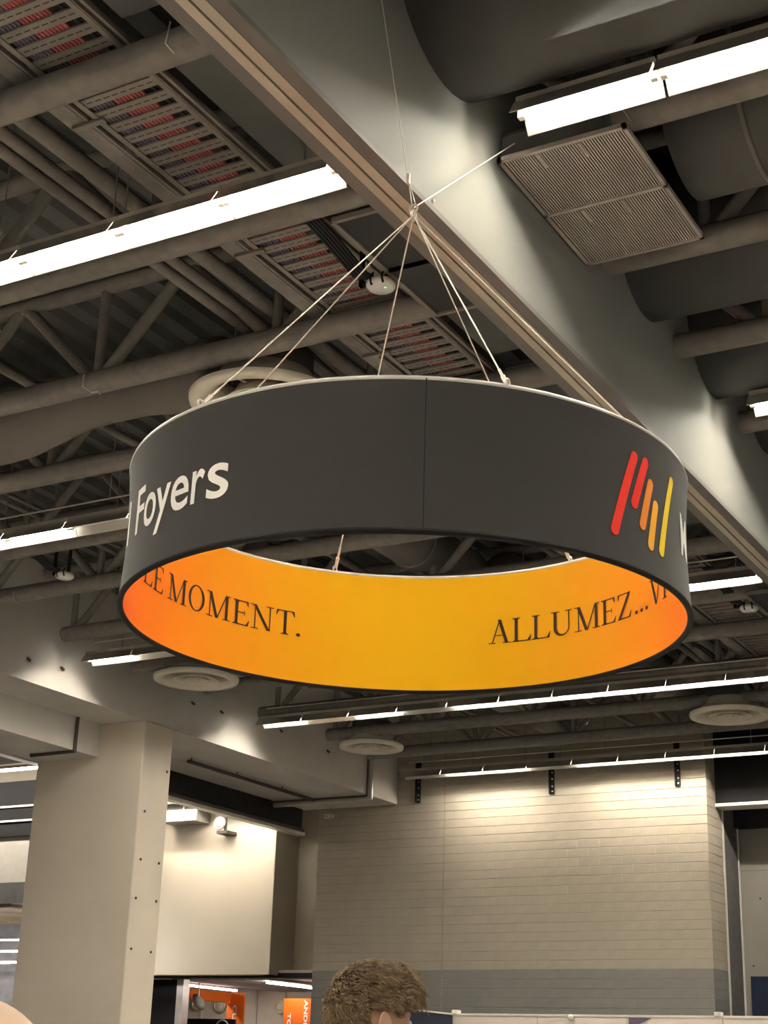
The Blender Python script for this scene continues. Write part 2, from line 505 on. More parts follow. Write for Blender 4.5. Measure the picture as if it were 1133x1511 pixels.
def rod_clear(x, y):
    bad = [(-6.86, -5.75, 0, 30), (-7.85, -7.15, 0, 30), (-10.7, -10.5, 0, 30), (-13.3, -12.9, 0, 30), (-9.85, -8.95, 12.9, 18.7), (-12.45, -11.55, 16.9, 28.1), (-9.45, -8.55, 18.9, 28.1)]
    return not any(a - 0.03 < x < b_ + 0.03 and c < y < d_ for a, b_, c, d_ in bad)
def fixture(x, y, label, group, on=True):
    global tube_off_mesh
    if not used[0]:
        o = proto; used[0] = True
        o.location = (x, y, ZL); WORLD[o.name] = Vector((x, y, ZL))
    else:
        o = copy_tree(proto, (x, y, ZL))
    for ch in list(o.children):
        if ch.name.startswith('hanger_rod'):
            if x > -4:
                bpy.data.objects.remove(ch)
                continue
            for q in (0, -0.1, 0.1, -0.2, 0.2, -0.3, -0.4, 0.25, -0.5, -0.6, -0.65):
                if rod_clear(x + 0.2 + q, y):
                    ch.location.x = q
                    break
            else:
                bpy.data.objects.remove(ch)
    if not on:
        for ch in o.children:
            if ch.name.startswith('lamp_tube'):
                if tube_off_mesh is None:
                    tube_off_mesh = ch.data.copy()
                    tube_off_mesh.materials.clear(); tube_off_mesh.materials.append(MATS['tube_off'])
                ch.data = tube_off_mesh
    tag(o, label, 'light', group)
ROWS = [7.89, 13.02, 17.98, 22.82, 28.18]
rl = ['in the brightest row ending at the partition track', 'in the row passing behind the white word', 'in the row ending beside the concrete column', 'in the long row under the orange lining', 'in the row along the block wall top']
OFF = {1: {4}, 2: {1}, 3: {1, 3}, 4: {0, 3}}
XE = -15.67
for i, y in enumerate(ROWS):
    n = 11
    pitch = (-5.04 - XE) / n
    for k in range(n):
        on = k not in OFF.get(i, ())
        fixture(XE + pitch * (k + 0.5), y, ('lit' if on else 'unlit') + ' fluorescent strip light ' + rl[i], 'strip lights ' + rl[i], on)
    if i == 0: continue
    c = MB().tube((XE + 0.2, y - 0.09, ZL + 0.235), (-5.1, y - 0.09, ZL + 0.235), 0.012, 8)
    for k in range(6):
        xx = XE + 0.5 + k * 2.0
        if not rod_clear(xx, y): continue
        c.tube((xx, y - 0.09, ZL + 0.235), (xx, y - 0.09, zd + 0.1), 0.006, 6)
    tag(c.build('conduit', 'galv', None, (XE, y, ZL + 0.23)), 'thin steel conduit above the lights ' + rl[i], 'conduit', 'conduits over the lamp rows')
for i, y in enumerate(ROWS[:4]):
    for k in range(6 if i else 8):
        fixture(-3.65 + 0.98 * (k + 0.5), y, 'lit fluorescent strip light ' + ('running past the square return grille' if i == 0 else 'past the partition track, beyond the square grille'), 'strip lights beyond the partition track', True)
# the last row goes on past the girder, over the white wall
for k in range(4):
    fixture(-22.9 + 0.98 * k, 29.0, 'lit fluorescent strip light hidden above the white wall', 'strip lights above the white wall', True)
# the rows go on behind the photographer
for y in (2.8, -2.3, -7.3):
    for k in range(7):
        fixture(-14 + 1.45 * k, y, 'lit fluorescent strip light in the rows behind the photographer', 'strip lights behind the photographer', True)
    for k in range(5):
        fixture(-3.1 + 1.45 * k, y, 'lit fluorescent strip light in the rows behind the photographer', 'strip lights behind the photographer', True)

# ------------------------------------------------------------------ cable tray with its cables
TX0, TX1, TZ = -6.58, -5.88, 7.98
tr = thing('cable_tray', ((TX0 + TX1) / 2, 16, TZ), 'long perforated ladder cable tray beside the partition track', 'cable tray')
for xx in (TX0, TX1):
    s_ = 1 if xx == TX0 else -1
    MB().box(xx - 0.012, xx + 0.012, 3, 28.6, TZ, TZ + 0.11).box(min(xx, xx + s_ * 0.04), max(xx, xx + s_ * 0.04), 3, 28.6, TZ - 0.006, TZ).build('side_rail', 'tray', tr)
    MB().box(xx - s_ * 0.062 - 0.012, xx - s_ * 0.062 + 0.012, 3, 28.6, TZ - 0.005, TZ + 0.02).build('edge_strip', 'tray', tr)
rung = None
y = 3.1; k = 0
while y < 28.5:
    if rung is None:
        ob = MB().box(TX0, TX1, y, y + 0.092, TZ + 0.004, TZ + 0.02).build('rung', 'tray_rung', tr, ((TX0 + TX1) / 2, y + 0.046, TZ + 0.004))
        rung = ob
    else:
        ob = rung.copy(); COL.objects.link(ob); ob.parent = tr
        ob.location = Vector(((TX0 + TX1) / 2, y + 0.046, TZ + 0.004)) - WORLD[tr.name]
    y += 0.163
for yy in (7.05, 9.1, 11.2, 14.6, 18.2):
    MB().box(TX0 - 0.2, TX0 + 0.08, yy, yy + 0.05, TZ - 0.03, TZ - 0.006).build('splice_bar', 'tray', tr)
def cables(name, label, m_, xs, r):
    for x in xs:
        p = []
        yy = 3.0
        while yy <= 28.6:
            p.append((x + random.uniform(-0.001, 0.001), yy, TZ + 0.02 + r + random.uniform(0, 0.003)))
            yy += 3.2
        c = MB()
        for a, b_ in zip(p[:-1], p[1:]): c.tube(a, b_, r, 6, caps=False)
        tag(c.build(name, m_, None, (x, 3, TZ)), label, 'cable', label)
cables('red_cable', 'red cable lying in the bundle along the cable tray', 'cable_red', [-6.33 + 0.032 * i for i in range(8)], 0.0145)
cables('violet_cable', 'dull violet cable lying along the outer side of the cable tray', 'cable_violet', [-6.53 + 0.032 * i for i in range(6)], 0.0145)
cables('black_cable', 'black cable lying along the track side of the cable tray', 'cable_black', [-6.0, -5.965, -5.93], 0.016)
# flat strut beside the tray and three pipes
tag(boxobj('strut_bar', 'steel', TX0 - 0.235, TX0 - 0.085, 3, 28.6, TZ + 0.0, TZ + 0.03), 'flat grey steel bar running beside the cable tray', 'steel bar')
for (x, r) in ((-7.72, 0.055), (-7.55, 0.055), (-7.28, 0.075)):
    tag(MB().tube((x, 3, 8.2), (x, 28.6, 8.2), r, 10).build('ceiling_pipe', 'steel', None, (x, 3, 8.2)), 'grey ceiling pipe in the bundle of three beside the cable tray', 'pipe', 'pipes beside the cable tray')
for (x, r, z) in ((-10.6, 0.05, 8.3), (-13.2, 0.035, 8.25), (-13.0, 0.02, 8.25)):
    tag(MB().tube((x, 3, z), (x, 28.6, z), r, 8).build('ceiling_conduit', 'steel', None, (x, 3, z)), 'thin conduit crossing the trusses between the ducts', 'pipe', 'conduits crossing the trusses')

# framed dark panels between the tray and the track
for (py0, py1, nm) in ((8.62, 9.46, 'nearer the bright lamp row'), (9.46, 10.30, 'beside the wireless box'), (19.0, 20.0, 'by the far wireless box')):
    t = thing('framed_panel', (-5.0, py0, 7.66), 'dark ceiling panel in a thin pale frame ' + nm, 'panel', 'framed panels beside the track')
    xa, xb = -5.52, -4.40
    boxobj('infill', 'acoustic', xa, xb, py0, py1, 7.70, 7.72, t)
    boxobj('frame_bar', 'tray', xa - 0.02, xa + 0.02, py0, py1, 7.68, 7.72, t)
    boxobj('frame_bar', 'tray', xb - 0.02, xb + 0.02, py0, py1, 7.68, 7.72, t)
    boxobj('frame_bar', 'tray', xa, xb, py0 - 0.018, py0 + 0.018, 7.68, 7.72, t)
    boxobj('frame_bar', 'tray', xa, xb, py1 - 0.018, py1 + 0.018, 7.68, 7.72, t)

# wireless boxes
def router(x, y, z, label):
    t = thing('wireless_box', (x, y, z), label, 'access point', 'wireless boxes under the cable tray')
    wsh = MB().lathe([(0.0, 0.05), (0.11, 0.05), (0.125, 0.03), (0.12, 0.0), (0.09, -0.02), (0, -0.025)], (x, y, z), 24).build('shell', 'glass_cover', t)
    MB().ball((x + 0.05, y - 0.02, z - 0.018), 0.008, 8, 6).build('status_light', 'green_led', wsh)
    MB().path([(x - 0.03, y - 0.10, z - 0.02), (x - 0.03, y - 0.13, z + 0.03), (x - 0.03, y - 0.08, z + 0.1)], 0.01, 6).path([(x + 0.07, y - 0.09, z - 0.015), (x + 0.07, y - 0.12, z + 0.04), (x + 0.05, y - 0.06, z + 0.1)], 0.01, 6).build('antenna', 'black', wsh)
    MB().box(x - 0.2, x + 0.07, y - 0.02, y + 0.02, z + 0.05, z + 0.08).box(x - 0.2, x - 0.17, y - 0.02, y + 0.02, z + 0.05, TZ).box(x + 0.04, x + 0.07, y - 0.02, y + 0.02, z + 0.05, TZ).build('bracket', 'black', t)
    c = MB()
    for k in range(5):
        ox = -0.32 + k * 0.03
        c.path([(x + ox, y - 0.9, TZ - 0.02), (x + ox + 0.03, y - 0.45, TZ - 0.10), (x + ox + 0.12, y - 0.1, z + 0.1), (x - 0.02, y - 0.02, z + 0.06)], 0.014, 6)
    c.build('cable_loop', 'cable_black', t)
router(-5.615, 9.53, 7.6, 'white domed wireless box with green light under the tray near the bright lamps')
router(-5.6, 19.41, 7.6, 'small white wireless box under the tray beyond the ring sign')
router(-13.16, 14.51, 7.6, 'white domed wireless box by the thin conduits left of the ring sign')

# ------------------------------------------------------------------ air diffusers and ducts
def diffuser(x, y, z, r, label):
    t = thing('round_diffuser', (x, y, z), label, 'air vent', 'round ceiling air diffusers')
    MB().lathe([(r, 0.06), (r, 0.035), (r * 0.985, 0.0), (r * 0.84, -0.005), (r * 0.70, 0.06), (r * 0.62, 0.20), (r * 0.60, 0.30), (r * 0.62, 0.30), (r * 0.64, 0.20), (r * 0.86, 0.06), (r, 0.06)], (x, y, z), 56).build('outer_cone', 'diffuser', t)
    MB().lathe([(r * 0.55, 0.0), (r * 0.53, -0.008), (r * 0.40, 0.08), (r * 0.36, 0.15), (r * 0.38, 0.16), (r * 0.42, 0.09), (r * 0.55, 0.0)], (x, y, z), 48).build('middle_cone', 'diffuser', t)
    MB().lathe([(r * 0.31, 0.0), (r * 0.295, -0.008), (r * 0.20, 0.06), (r * 0.16, 0.12), (r * 0.18, 0.13), (r * 0.215, 0.07), (r * 0.31, 0.0)], (x, y, z), 40).build('inner_cone', 'diffuser', t)
    MB().lathe([(0, 0.0), (r * 0.09, 0.005), (r * 0.10, 0.03), (0, 0.08)], (x, y, z), 24).build('centre_plug', 'diffuser', t)
    MB().lathe([(r * 0.62, 0.2), (r * 0.62, 0.5), (0, 0.5), (0, 0.46), (r * 0.6, 0.46)], (x, y, z), 40).build('neck', 'duct_dark', t)
    for s in (-1, 1):
        MB().tube((x + s * r * 0.55, y, z + 0.3), (x + s * r * 0.55, y, zd + 0.05), 0.008, 6).build('hanger_rod', 'steel', t)
    for k in range(3):
        a = 2 * PI * k / 3 + 0.4
        MB().tube((x, y, z + 0.13), (x + r * 0.61 * math.cos(a), y + r * 0.61 * math.sin(a), z + 0.13), 0.012, 6).build('spider_arm', 'diffuser', t)
diffuser(-7.70, 10.98, 7.55, 0.72, 'pale round air diffuser peeking over the top of the ring sign')
diffuser(-14.75, 19.6, 7.55, 0.69, 'pale round air diffuser below the orange end of the ring, by the girder')
diffuser(-14.76, 25.3, 7.55, 0.62, 'pale round air diffuser beside the girder pipe near the block wall')
diffuser(-7.68, 25.2, 7.55, 0.69, 'pale round air diffuser between the two far lamp rows')

def duct(name, m_, prof, c, axis, label, seams=()):
    t = thing(name, c, label, 'air duct', None)
    MB().lathe(prof, c, 40, axis).build('shell', m_, t)
    for (h, r) in seams:
        MB().torus(Vector(c) + (Vector((h, 0, 0)) if axis == 'X' else Vector((0, h, 0))), r, 0.018, axis, 40, 6).build('seam_band', 'duct', t)
    return t
duct('oval_duct', 'duct', [(0, -8), (0.44, -8), (0.44, -1.2), (0.42, -0.9), (0.27, -0.1), (0.25, 0.25), (0.25, 0.7), (0.27, 0.9), (0.36, 1.4), (0.38, 1.6), (0.38, 1.75), (0, 1.75)], (-10.2, 11.35, 8.2), 'X', 'bulging grey round duct that narrows behind the ring sign end')
duct('round_duct', 'duct', [(0, 0), (0.36, 0), (0.36, 5.6), (0, 5.6)], (-9.4, 13.0, 8.35), 'Y', 'long grey round duct seen through the ring sign', ((2, 0.36), (4, 0.36)))
duct('round_duct', 'duct', [(0, 0), (0.36, 0), (0.36, 11), (0, 11)], (-12.0, 17.0, 8.40), 'Y', 'grey round duct above the far lamp rows', ((3, 0.36), (6, 0.36), (9, 0.36)))
duct('round_duct', 'duct', [(0, 0), (0.36, 0), (0.36, 9), (0, 9)], (-9.0, 19.0, 8.40), 'Y', 'grey round duct toward the middle of the block wall', ((3, 0.36), (6, 0.36)))
for (yy, rr, lab, sm2) in ((7.50, 0.74, 'over the lamp row beside the square grille', 2.6), (9.40, 0.66, 'joined to the square return grille', 0.55), (11.17, 0.62, 'just past the square return grille', 2.2), (12.95, 0.62, 'over the second lamp row past the track', 1.8), (14.65, 0.55, 'deep behind the second lamp row past the track', 1.8)):
    duct('large_round_duct', 'duct_dark', [(0, 0), (rr, 0), (rr, 8.5), (0, 8.5)], (-3.0 if yy == 9.40 else -3.99, yy, 8.36 + (0.08 if rr > 0.7 else 0)), 'X', 'large dark round duct ' + lab, ((sm2, rr), (sm2 + 2.4, rr)))

# square return grille and its plenum
gz = 7.56
gx0, gx1, gy0, gy1 = -3.975, -3.04, 8.26, 9.88
t = thing('return_grille', ((gx0 + gx1) / 2, (gy0 + gy1) / 2, gz), 'square grey return air grille of fine bars in two halves', 'air vent')
boxobj('plenum_box', 'duct_dark', gx0 + 0.01, gx1 - 0.16, gy0 + 0.05, gy1 - 0.16, gz + 0.03, gz + 0.22, t)
for (a, b_, c, d_) in ((gx0, gx0 + 0.03, gy0, gy1), (gx1 - 0.03, gx1, gy0, gy1), (gx0, gx1, gy0, gy0 + 0.03), (gx0, gx1, gy1 - 0.03, gy1), (gx0, gx1, (gy0 + gy1) / 2 - 0.018, (gy0 + gy1) / 2 + 0.018)):
    boxobj('frame_bar', 'grille', a, b_, c, d_, gz, gz + 0.035, t)
for hI in range(2):
    bars = MB()
    ya = gy0 + 0.03 + hI * ((gy1 - gy0) / 2 - 0.01); yb = ya + (gy1 - gy0) / 2 - 0.04
    n = 44
    for k in range(n):
        xx = gx0 + 0.035 + (gx1 - gx0 - 0.07) * (k + 0.5) / n
        bars.box(xx - 0.0055, xx + 0.0055, ya, yb, gz + 0.008, gz + 0.022)
    o = bars.build('bar_panel', 'grille', t); o['kind'] = 'stuff'
    for q in (0.3, 0.62):
        xx = gx0 + (gx1 - gx0) * q
        boxobj('clip', 'grille', xx - 0.012, xx + 0.012, ya + 0.02, ya + 0.2, gz + 0.004, gz + 0.02, t)

# dark flat duct by the track
for (y0, y1, lab) in ((4.86, 6.33, 'before the truss with the dangling wire'), (6.66, 8.35, 'before the brightest lamp row'), (10.48, 11.85, 'behind the framed panels'), (12.18, 13.7, 'just past the framed panels'), (15.56, 17.1, 'over the lamp row behind the ring logo')):
    tag(boxobj('ceiling_panel', 'duct_dark', -5.76, -4.31, y0, y1, 8.05, 8.10), 'dark flat ceiling panel ' + lab, 'panel', 'flat dark panels between the tray and the track')

# loose tie wires on the trusses
def tie(pts, label):
    tag(MB().path(pts, 0.006, 6).build('tie_wire', 'wire', None, pts[0]), label, 'wire', 'loose tie wires on the trusses')
tie([(-5.43, 6.42, 7.97), (-5.40, 6.37, 7.83), (-5.42, 6.38, 7.775), (-5.375, 6.42, 7.71)], 'loose white tie wire dangling from a truss beside the partition track')
tie([(-9.28, 10.2, 7.87), (-9.28, 10.2, 7.74), (-9.17, 10.21, 7.66), (-9.09, 10.22, 7.66), (-9.07, 10.22, 7.62)], 'loose white tie wire on the truss over the bulging duct')
tie([(-3.14, 8.41, 7.90), (-3.13, 8.39, 7.85), (-3.055, 8.43, 7.70)], 'loose white tie wire on the truss above the return grille')
tie([(-14.756, 15.27, 7.81), (-14.74, 15.29, 7.70), (-14.69, 15.33, 7.64)], 'loose white tie wire on the truss by the thin conduits')

# ------------------------------------------------------------------ girder pipes, shop-side fittings
tag(MB().path([(-16.05, 27.55, 8.6), (-16.05, 27.55, 7.06), (-16.2, 27.55, 7.03), (-18.42, 27.55, 7.03)], 0.055, 12).build('sprinkler_pipe', 'galv', None, (-16.05, 27.55, 7.03)), 'pale pipe turning down the girder face and under its soffit', 'pipe')
tag(MB().path([(-16.05, 27.40, 8.6), (-16.05, 27.40, 7.07), (-18.5, 27.40, 7.07)], 0.022, 8).build('sprinkler_pipe', 'pipe_dark', None, (-16.05, 27.4, 7.07)), 'thin dark pipe beside the pale one on the girder', 'pipe')
p = MB().path([(-17.35, 23.0, 7.06), (-17.35, 27.15, 7.06), (-17.35, 27.4, 7.06)], 0.035, 10)
for yy in (23.1, 24.6, 26.2):
    p.tube((-17.35, yy, 7.06), (-17.35, yy, ZS), 0.012, 6)
tag(p.build('sprinkler_pipe', 'pipe_dark', None, (-17.35, 23, 7.06)), 'dark pipe hung along the girder soffit', 'pipe')
tag(MB().path([(-17.62, 22.5, 7.10), (-17.62, 28.7, 7.10)], 0.012, 6).build('soffit_conduit', 'galv', None, (-17.62, 22.5, 7.1)), 'thin conduit fixed along the girder soffit', 'pipe')
tag(MB().path([(-17.06, 19.5, 7.13), (-17.06, 19.5, 6.56), (-18.0, 19.5, 6.55), (-18.0, 19.5, 6.60)], 0.03, 8).build('bent_pipe', 'pipe_dark', None, (-17.06, 19.5, 6.56)), 'dark bent pipe on the low beam before the column', 'pipe')

t = thing('spot_lamp', (-21.3, 29.6, 7.05), 'small round spot lamp fixed high on the white wall', 'lamp')
MB().torus((-21.30, 29.62, 7.10), 0.13, 0.03, 'Y', 24, 8).build('rim', 'galv', t)
MB().lathe([(0, 0.0), (0.1, 0.0), (0.115, 0.05), (0.07, 0.16), (0, 0.18)], (-21.30, 29.58, 7.10), 24, 'Y').build('lens', 'glass_cover', t)
MB().box(-21.36, -21.06, 29.6, 30.0, 6.86, 6.93).box(-21.2, -21.14, 29.66, 29.7, 6.93, 7.5).build('bracket', 'pipe_dark', t)
t = thing('duct_end', (-22.2, 29.7, 7.2), 'shiny galvanised duct end on the white wall beside the column', 'air duct')
boxobj('shell', 'galv_dull', -22.9, -21.85, 29.4, 29.995, 7.17, 8.2, t)
boxobj('seam_flange', 'white_paint', -22.22, -22.17, 29.38, 29.42, 7.17, 8.2, t)
boxobj('seam_flange', 'white_paint', -21.88, -21.83, 29.38, 29.42, 7.17, 8.2, t)

# brackets on the block wall
for (x, lab) in ((-15.65, 'nearest the concrete girder'), (-12.57, 'in the middle of the block wall'), (-9.91, 'nearest the block wall corner')):
    t = thing('wall_bracket', (x, YW, 7.14), 'dark perforated steel bracket hanging ' + lab, 'bracket', 'brackets at the top of the block wall')
    pl = boxobj('plate', 'black', x - 0.045, x + 0.045, YW - 0.035, YW + 0.004, 7.14, 8.0, t)
    boxobj('flange', 'black', x - 0.045, x - 0.03, YW - 0.10, YW - 0.03, 7.14, 8.0, t)
    for zz in (7.2, 7.3, 7.45, 7.58):
        MB().tube((x + 0.01, YW - 0.034, zz), (x + 0.01, YW - 0.046, zz), 0.016, 8).build('bolt', 'galv', pl)

# ------------------------------------------------------------------ lettering helpers
def text_mesh(s, size, offset=0.0, spacing=1.0):
    cu = bpy.data.curves.new('t', 'FONT')
    cu.body = s; cu.size = size; cu.offset = offset; cu.space_character = spacing
    cu.resolution_u = 5
    ob = bpy.data.objects.new('t', cu)
    COL.objects.link(ob)
    bpy.context.view_layer.update()
    me = bpy.data.meshes.new_from_object(ob.evaluated_get(bpy.context.evaluated_depsgraph_get()))
    bpy.data.objects.remove(ob); bpy.data.curves.remove(cu)
    bm = bmesh.new(); bm.from_mesh(me); bpy.data.meshes.remove(me)
    return bm
def bm_from_polys(polys):
    bm = bmesh.new()
    for p in polys:
        try: bm.faces.new([bm.verts.new((x, y, 0)) for x, y in p])
        except ValueError: pass
    return bm
def fit(bm, x0, x1, y0, y1, keep_y=False):
    xs = [v.co.x for v in bm.verts]; ys = [v.co.y for v in bm.verts]
    a, b_ = min(xs), max(xs); c, d_ = min(ys), max(ys)
    for v in bm.verts:
        v.co.x = x0 + (v.co.x - a) / (b_ - a) * (x1 - x0)
        v.co.y = y0 + (v.co.y - c) / (d_ - c) * (y1 - y0)
def slice_x(bm, step):
    xs = [v.co.x for v in bm.verts]
    x = math.floor(min(xs) / step) * step + step
    while x < max(xs):
        g = bm.verts[:] + bm.edges[:] + bm.faces[:]
        bmesh.ops.bisect_plane(bm, geom=g, plane_co=(x, 0, 0), plane_no=(1, 0, 0))
        x += step
RC_ = Vector((-3.897, 6.984, 3.902)); RO, RI, RH = 1.525, 1.497, 0.746
def waist(z): 
    t_ = z / RH
    return 0.018 * 4 * t_ * (1 - t_)
def wrap(bm, name, m_, parent, outer, dz=0.0):
    """x of the flat mesh = degrees round the ring, y = height above its lower edge"""
    slice_x(bm, 1.0)
    for v in bm.verts:
        a = math.radians(v.co.x); z = v.co.y
        r = RO - waist(z) + 0.003 if outer else RI - 0.003
        v.co = (r * math.cos(a), r * math.sin(a), z)
    me = bpy.data.meshes.new(name); bm.to_mesh(me); bm.free()
    me.materials.append(MATS[m_])
    o = bpy.data.objects.new(name, me); COL.objects.link(o); o.parent = parent
    return o
def rect(x0, x1, y0, y1): return [(x0, y0), (x1, y0), (x1, y1), (x0, y1)]
def ring_poly(cx, cy, rx, ry, tx, ty, n=40):
    out = []
    for i in range(n):
        a, b_ = 2 * PI * i / n, 2 * PI * (i + 1) / n
        out.append([(cx + rx * math.cos(a), cy + ry * math.sin(a)), (cx + rx * math.cos(b_), cy + ry * math.sin(b_)), (cx + (rx - tx) * math.cos(b_), cy + (ry - ty) * math.sin(b_)), (cx + (rx - tx) * math.cos(a), cy + (ry - ty) * math.sin(a))])
    return out
def diag(x0, y0, x1, y1, w_): return [(x0 - w_ / 2, y0), (x0 + w_ / 2, y0), (x1 + w_ / 2, y1), (x1 - w_ / 2, y1)]
TH, TN, SF = 0.115, 0.045, 0.035          # thick stem, thin stroke, serif thickness (em = cap height)
def foot(x, y, w_=0.30): return rect(x - w_ / 2, x + w_ / 2, y, y + SF) if y < 0.5 else rect(x - w_ / 2, x + w_ / 2, y - SF, y)
def brk(x, y, s):           # little bracket that joins stem and serif
    d_ = 0.05 * s
    return [(x - TH / 2 - 0.045, y), (x + TH / 2 + 0.045, y), (x + TH / 2, y + d_), (x - TH / 2, y + d_)]
def stem(x, w_=None, base=True, top=True, fw_=0.30):
    o = [rect(x - (w_ or TH) / 2, x + (w_ or TH) / 2, 0, 1)]
    if base: o += [foot(x, 0, fw_), brk(x, SF, 1)] if not w_ else [foot(x, 0, fw_)]
    if top: o += [foot(x, 1, fw_), [p for p in reversed(brk(x, 1 - SF, -1))]] if not w_ else [foot(x, 1, fw_)]
    return o
def tickv(x, y0, y1, slope=0.05): return [(x - 0.012, y0), (x + 0.022, y0), (x + 0.022 + (slope if slope < 0 else 0), y1), (x - 0.012 + (slope if slope > 0 else 0), y1)]
def glyph(ch):
    if ch == 'L': return stem(0.15) + [rect(0.15, 0.68, 0, SF + 0.008), [(0.56, SF), (0.68, SF), (0.72, 0.25), (0.695, 0.25)]], 0.74
    if ch == 'E': return stem(0.15) + [rect(0.15, 0.62, 0, SF + 0.008), rect(0.15, 0.60, 1 - SF - 0.008, 1), rect(0.15, 0.47, 0.49, 0.49 + SF + 0.005), rect(0.455, 0.48, 0.40, 0.61),
                                 [(0.53, SF), (0.62, SF), (0.67, 0.23), (0.645, 0.23)], [(0.52, 1 - SF), (0.60, 1 - SF), (0.61, 0.79), (0.585, 0.79)]], 0.68
    if ch == 'I': return stem(0.15), 0.30
    if ch == 'T': return stem(0.38, top=False) + [rect(0.04, 0.72, 1 - SF - 0.008, 1), [(0.04, 1), (0.13, 1 - SF), (0.035, 0.76), (0.01, 0.76)], [(0.72, 1), (0.63, 1 - SF), (0.725, 0.76), (0.75, 0.76)]], 0.76
    if ch == 'A': return [diag(0.13, 0, 0.405, 1, 0.045), diag(0.67, 0, 0.395, 1, 0.125), rect(0.22, 0.60, 0.32, 0.32 + SF), foot(0.13, 0, 0.26), foot(0.68, 0, 0.32)], 0.84
    if ch == 'V': return [diag(0.40, 0, 0.13, 1, 0.12), diag(0.42, 0, 0.66, 1, 0.045), foot(0.13, 1, 0.30), foot(0.67, 1, 0.26)], 0.80
    if ch == 'Z': return [rect(0.05, 0.66, 1 - SF - 0.008, 1), rect(0.03, 0.66, 0, SF + 0.008), diag(0.10, 0.02, 0.60, 0.98, 0.125), [(0.03, 1), (0.12, 1 - SF), (0.07, 0.77), (0.045, 0.77)], [(0.58, SF), (0.66, SF), (0.71, 0.24), (0.685, 0.24)]], 0.72
    if ch == 'N': return [rect(0.14, 0.14 + TN, 0, 1), rect(0.72, 0.72 + TN, 0, 1), diag(0.72 - 0.02, 0, 0.14, 1, 0.125), foot(0.16, 0, 0.28), foot(0.09, 1, 0.2), foot(0.74, 1, 0.28)], 0.90
    if ch == 'M': return [rect(0.14, 0.14 + TN, 0, 1), rect(0.80, 0.80 + TH, 0, 1), diag(0.47, 0, 0.16, 1, 0.12), diag(0.49, 0, 0.83, 1, 0.045), foot(0.16, 0, 0.28), foot(0.10, 1, 0.2), foot(0.86, 0, 0.30), foot(0.90, 1, 0.2)], 1.02
    if ch == 'O':
        o = []
        n = 44
        for i in range(n):
            a, b_ = 2 * PI * i / n, 2 * PI * (i + 1) / n
            P = lambda t_: (0.43 + 0.42 * math.cos(t_), 0.5 + 0.52 * math.sin(t_))
            Q = lambda t_: (0.43 + 0.30 * math.cos(t_ ), 0.5 + 0.475 * math.sin(t_))
            o.append([P(a), P(b_), Q(b_), Q(a)])
        return o, 0.86
    if ch == 'U':
        o = [rect(0.12, 0.12 + TH, 0.33, 1), rect(0.68, 0.68 + TN, 0.33, 1), foot(0.18, 1, 0.32), foot(0.70, 1, 0.26)]
        n = 22
        for i in range(n):
            a, b_ = PI + PI * i / n, PI + PI * (i + 1) / n
            P = lambda t_: (0.4225 + 0.3025 * math.cos(t_), 0.33 + 0.35 * math.sin(t_))
            Q = lambda t_: (0.4575 + 0.2225 * math.cos(t_), 0.33 + 0.285 * math.sin(t_))
            o.append([P(a), P(b_), Q(b_), Q(a)])
        return o, 0.86
    if ch == '.': return ring_poly(0.07, 0.06, 0.07, 0.07, 0.07, 0.07, 16), 0.14
def serif_word(items, name, parent):
    """items: (character, start degree, end degree) reading clockwise on the inside"""
    for ch, a0, a1 in items:
        polys = []
        g, wd = glyph(ch)
        k = (a1 - a0) / wd
        for p in g:
            polys.append([(a0 + x * k, 0.289 + y * 0.155) for x, y in p])
        wrap(bm_from_polys(polys), name, 'letter_dark', parent, False)

for ch, xx in number_marks:
    bm = text_mesh(ch, 1.0, 0.02); fit(bm, xx, xx + 0.055, ZN, ZN + 0.10)
    for v in bm.verts: v.co = Vector((v.co.x, YW - 0.004, v.co.y)) - WORLD[wb.name]
    me = bpy.data.meshes.new('room_number'); bm.to_mesh(me); bm.free(); me.materials.append(MATS['letter_white'])
    o = bpy.data.objects.new('room_number', me); COL.objects.link(o); o.parent = wb

# ------------------------------------------------------------------ the hanging ring sign
rs = thing('ring_sign', RC_, 'large hanging round fabric ring sign, black outside and yellow to orange inside', 'hanging sign')
NS = 180
def shell(prof, name, m_, seg=NS):
    return MB().lathe(prof, RC_, seg).build(name, m_, rs)
zz = [RH * i / 10 for i in range(11)]
FO = shell([(RO - waist(z), z) for z in zz], 'outer_fabric', 'fabric_black')
FI = shell([(RI, z) for z in (0.0, RH / 2, RH)], 'inner_fabric', 'fabric_sunset')
MB().torus(RC_, RO - 0.012, 0.017, 'Z', NS, 10).build('lower_rim', 'rim_black', rs)
MB().torus(RC_ + Vector((0, 0, RH)), RO - 0.014, 0.016, 'Z', NS, 10).build('upper_rim', 'rim_alu', rs)
sa = math.radians(-58.1)
sm_ = MB()
for i in range(10):
    z0, z1 = RH * i / 10, RH * (i + 1) / 10
    vs = []
    for z in (z0, z1):
        for da in (-0.0018, 0.0018):
            r = RO - waist(z) + 0.0025
            vs.append(RC_ + Vector((r * math.cos(sa + da), r * math.sin(sa + da), z)))
    sm_.add(vs, [(0, 1, 3, 2)])
sm_.build('seam', 'rim_black', FO)
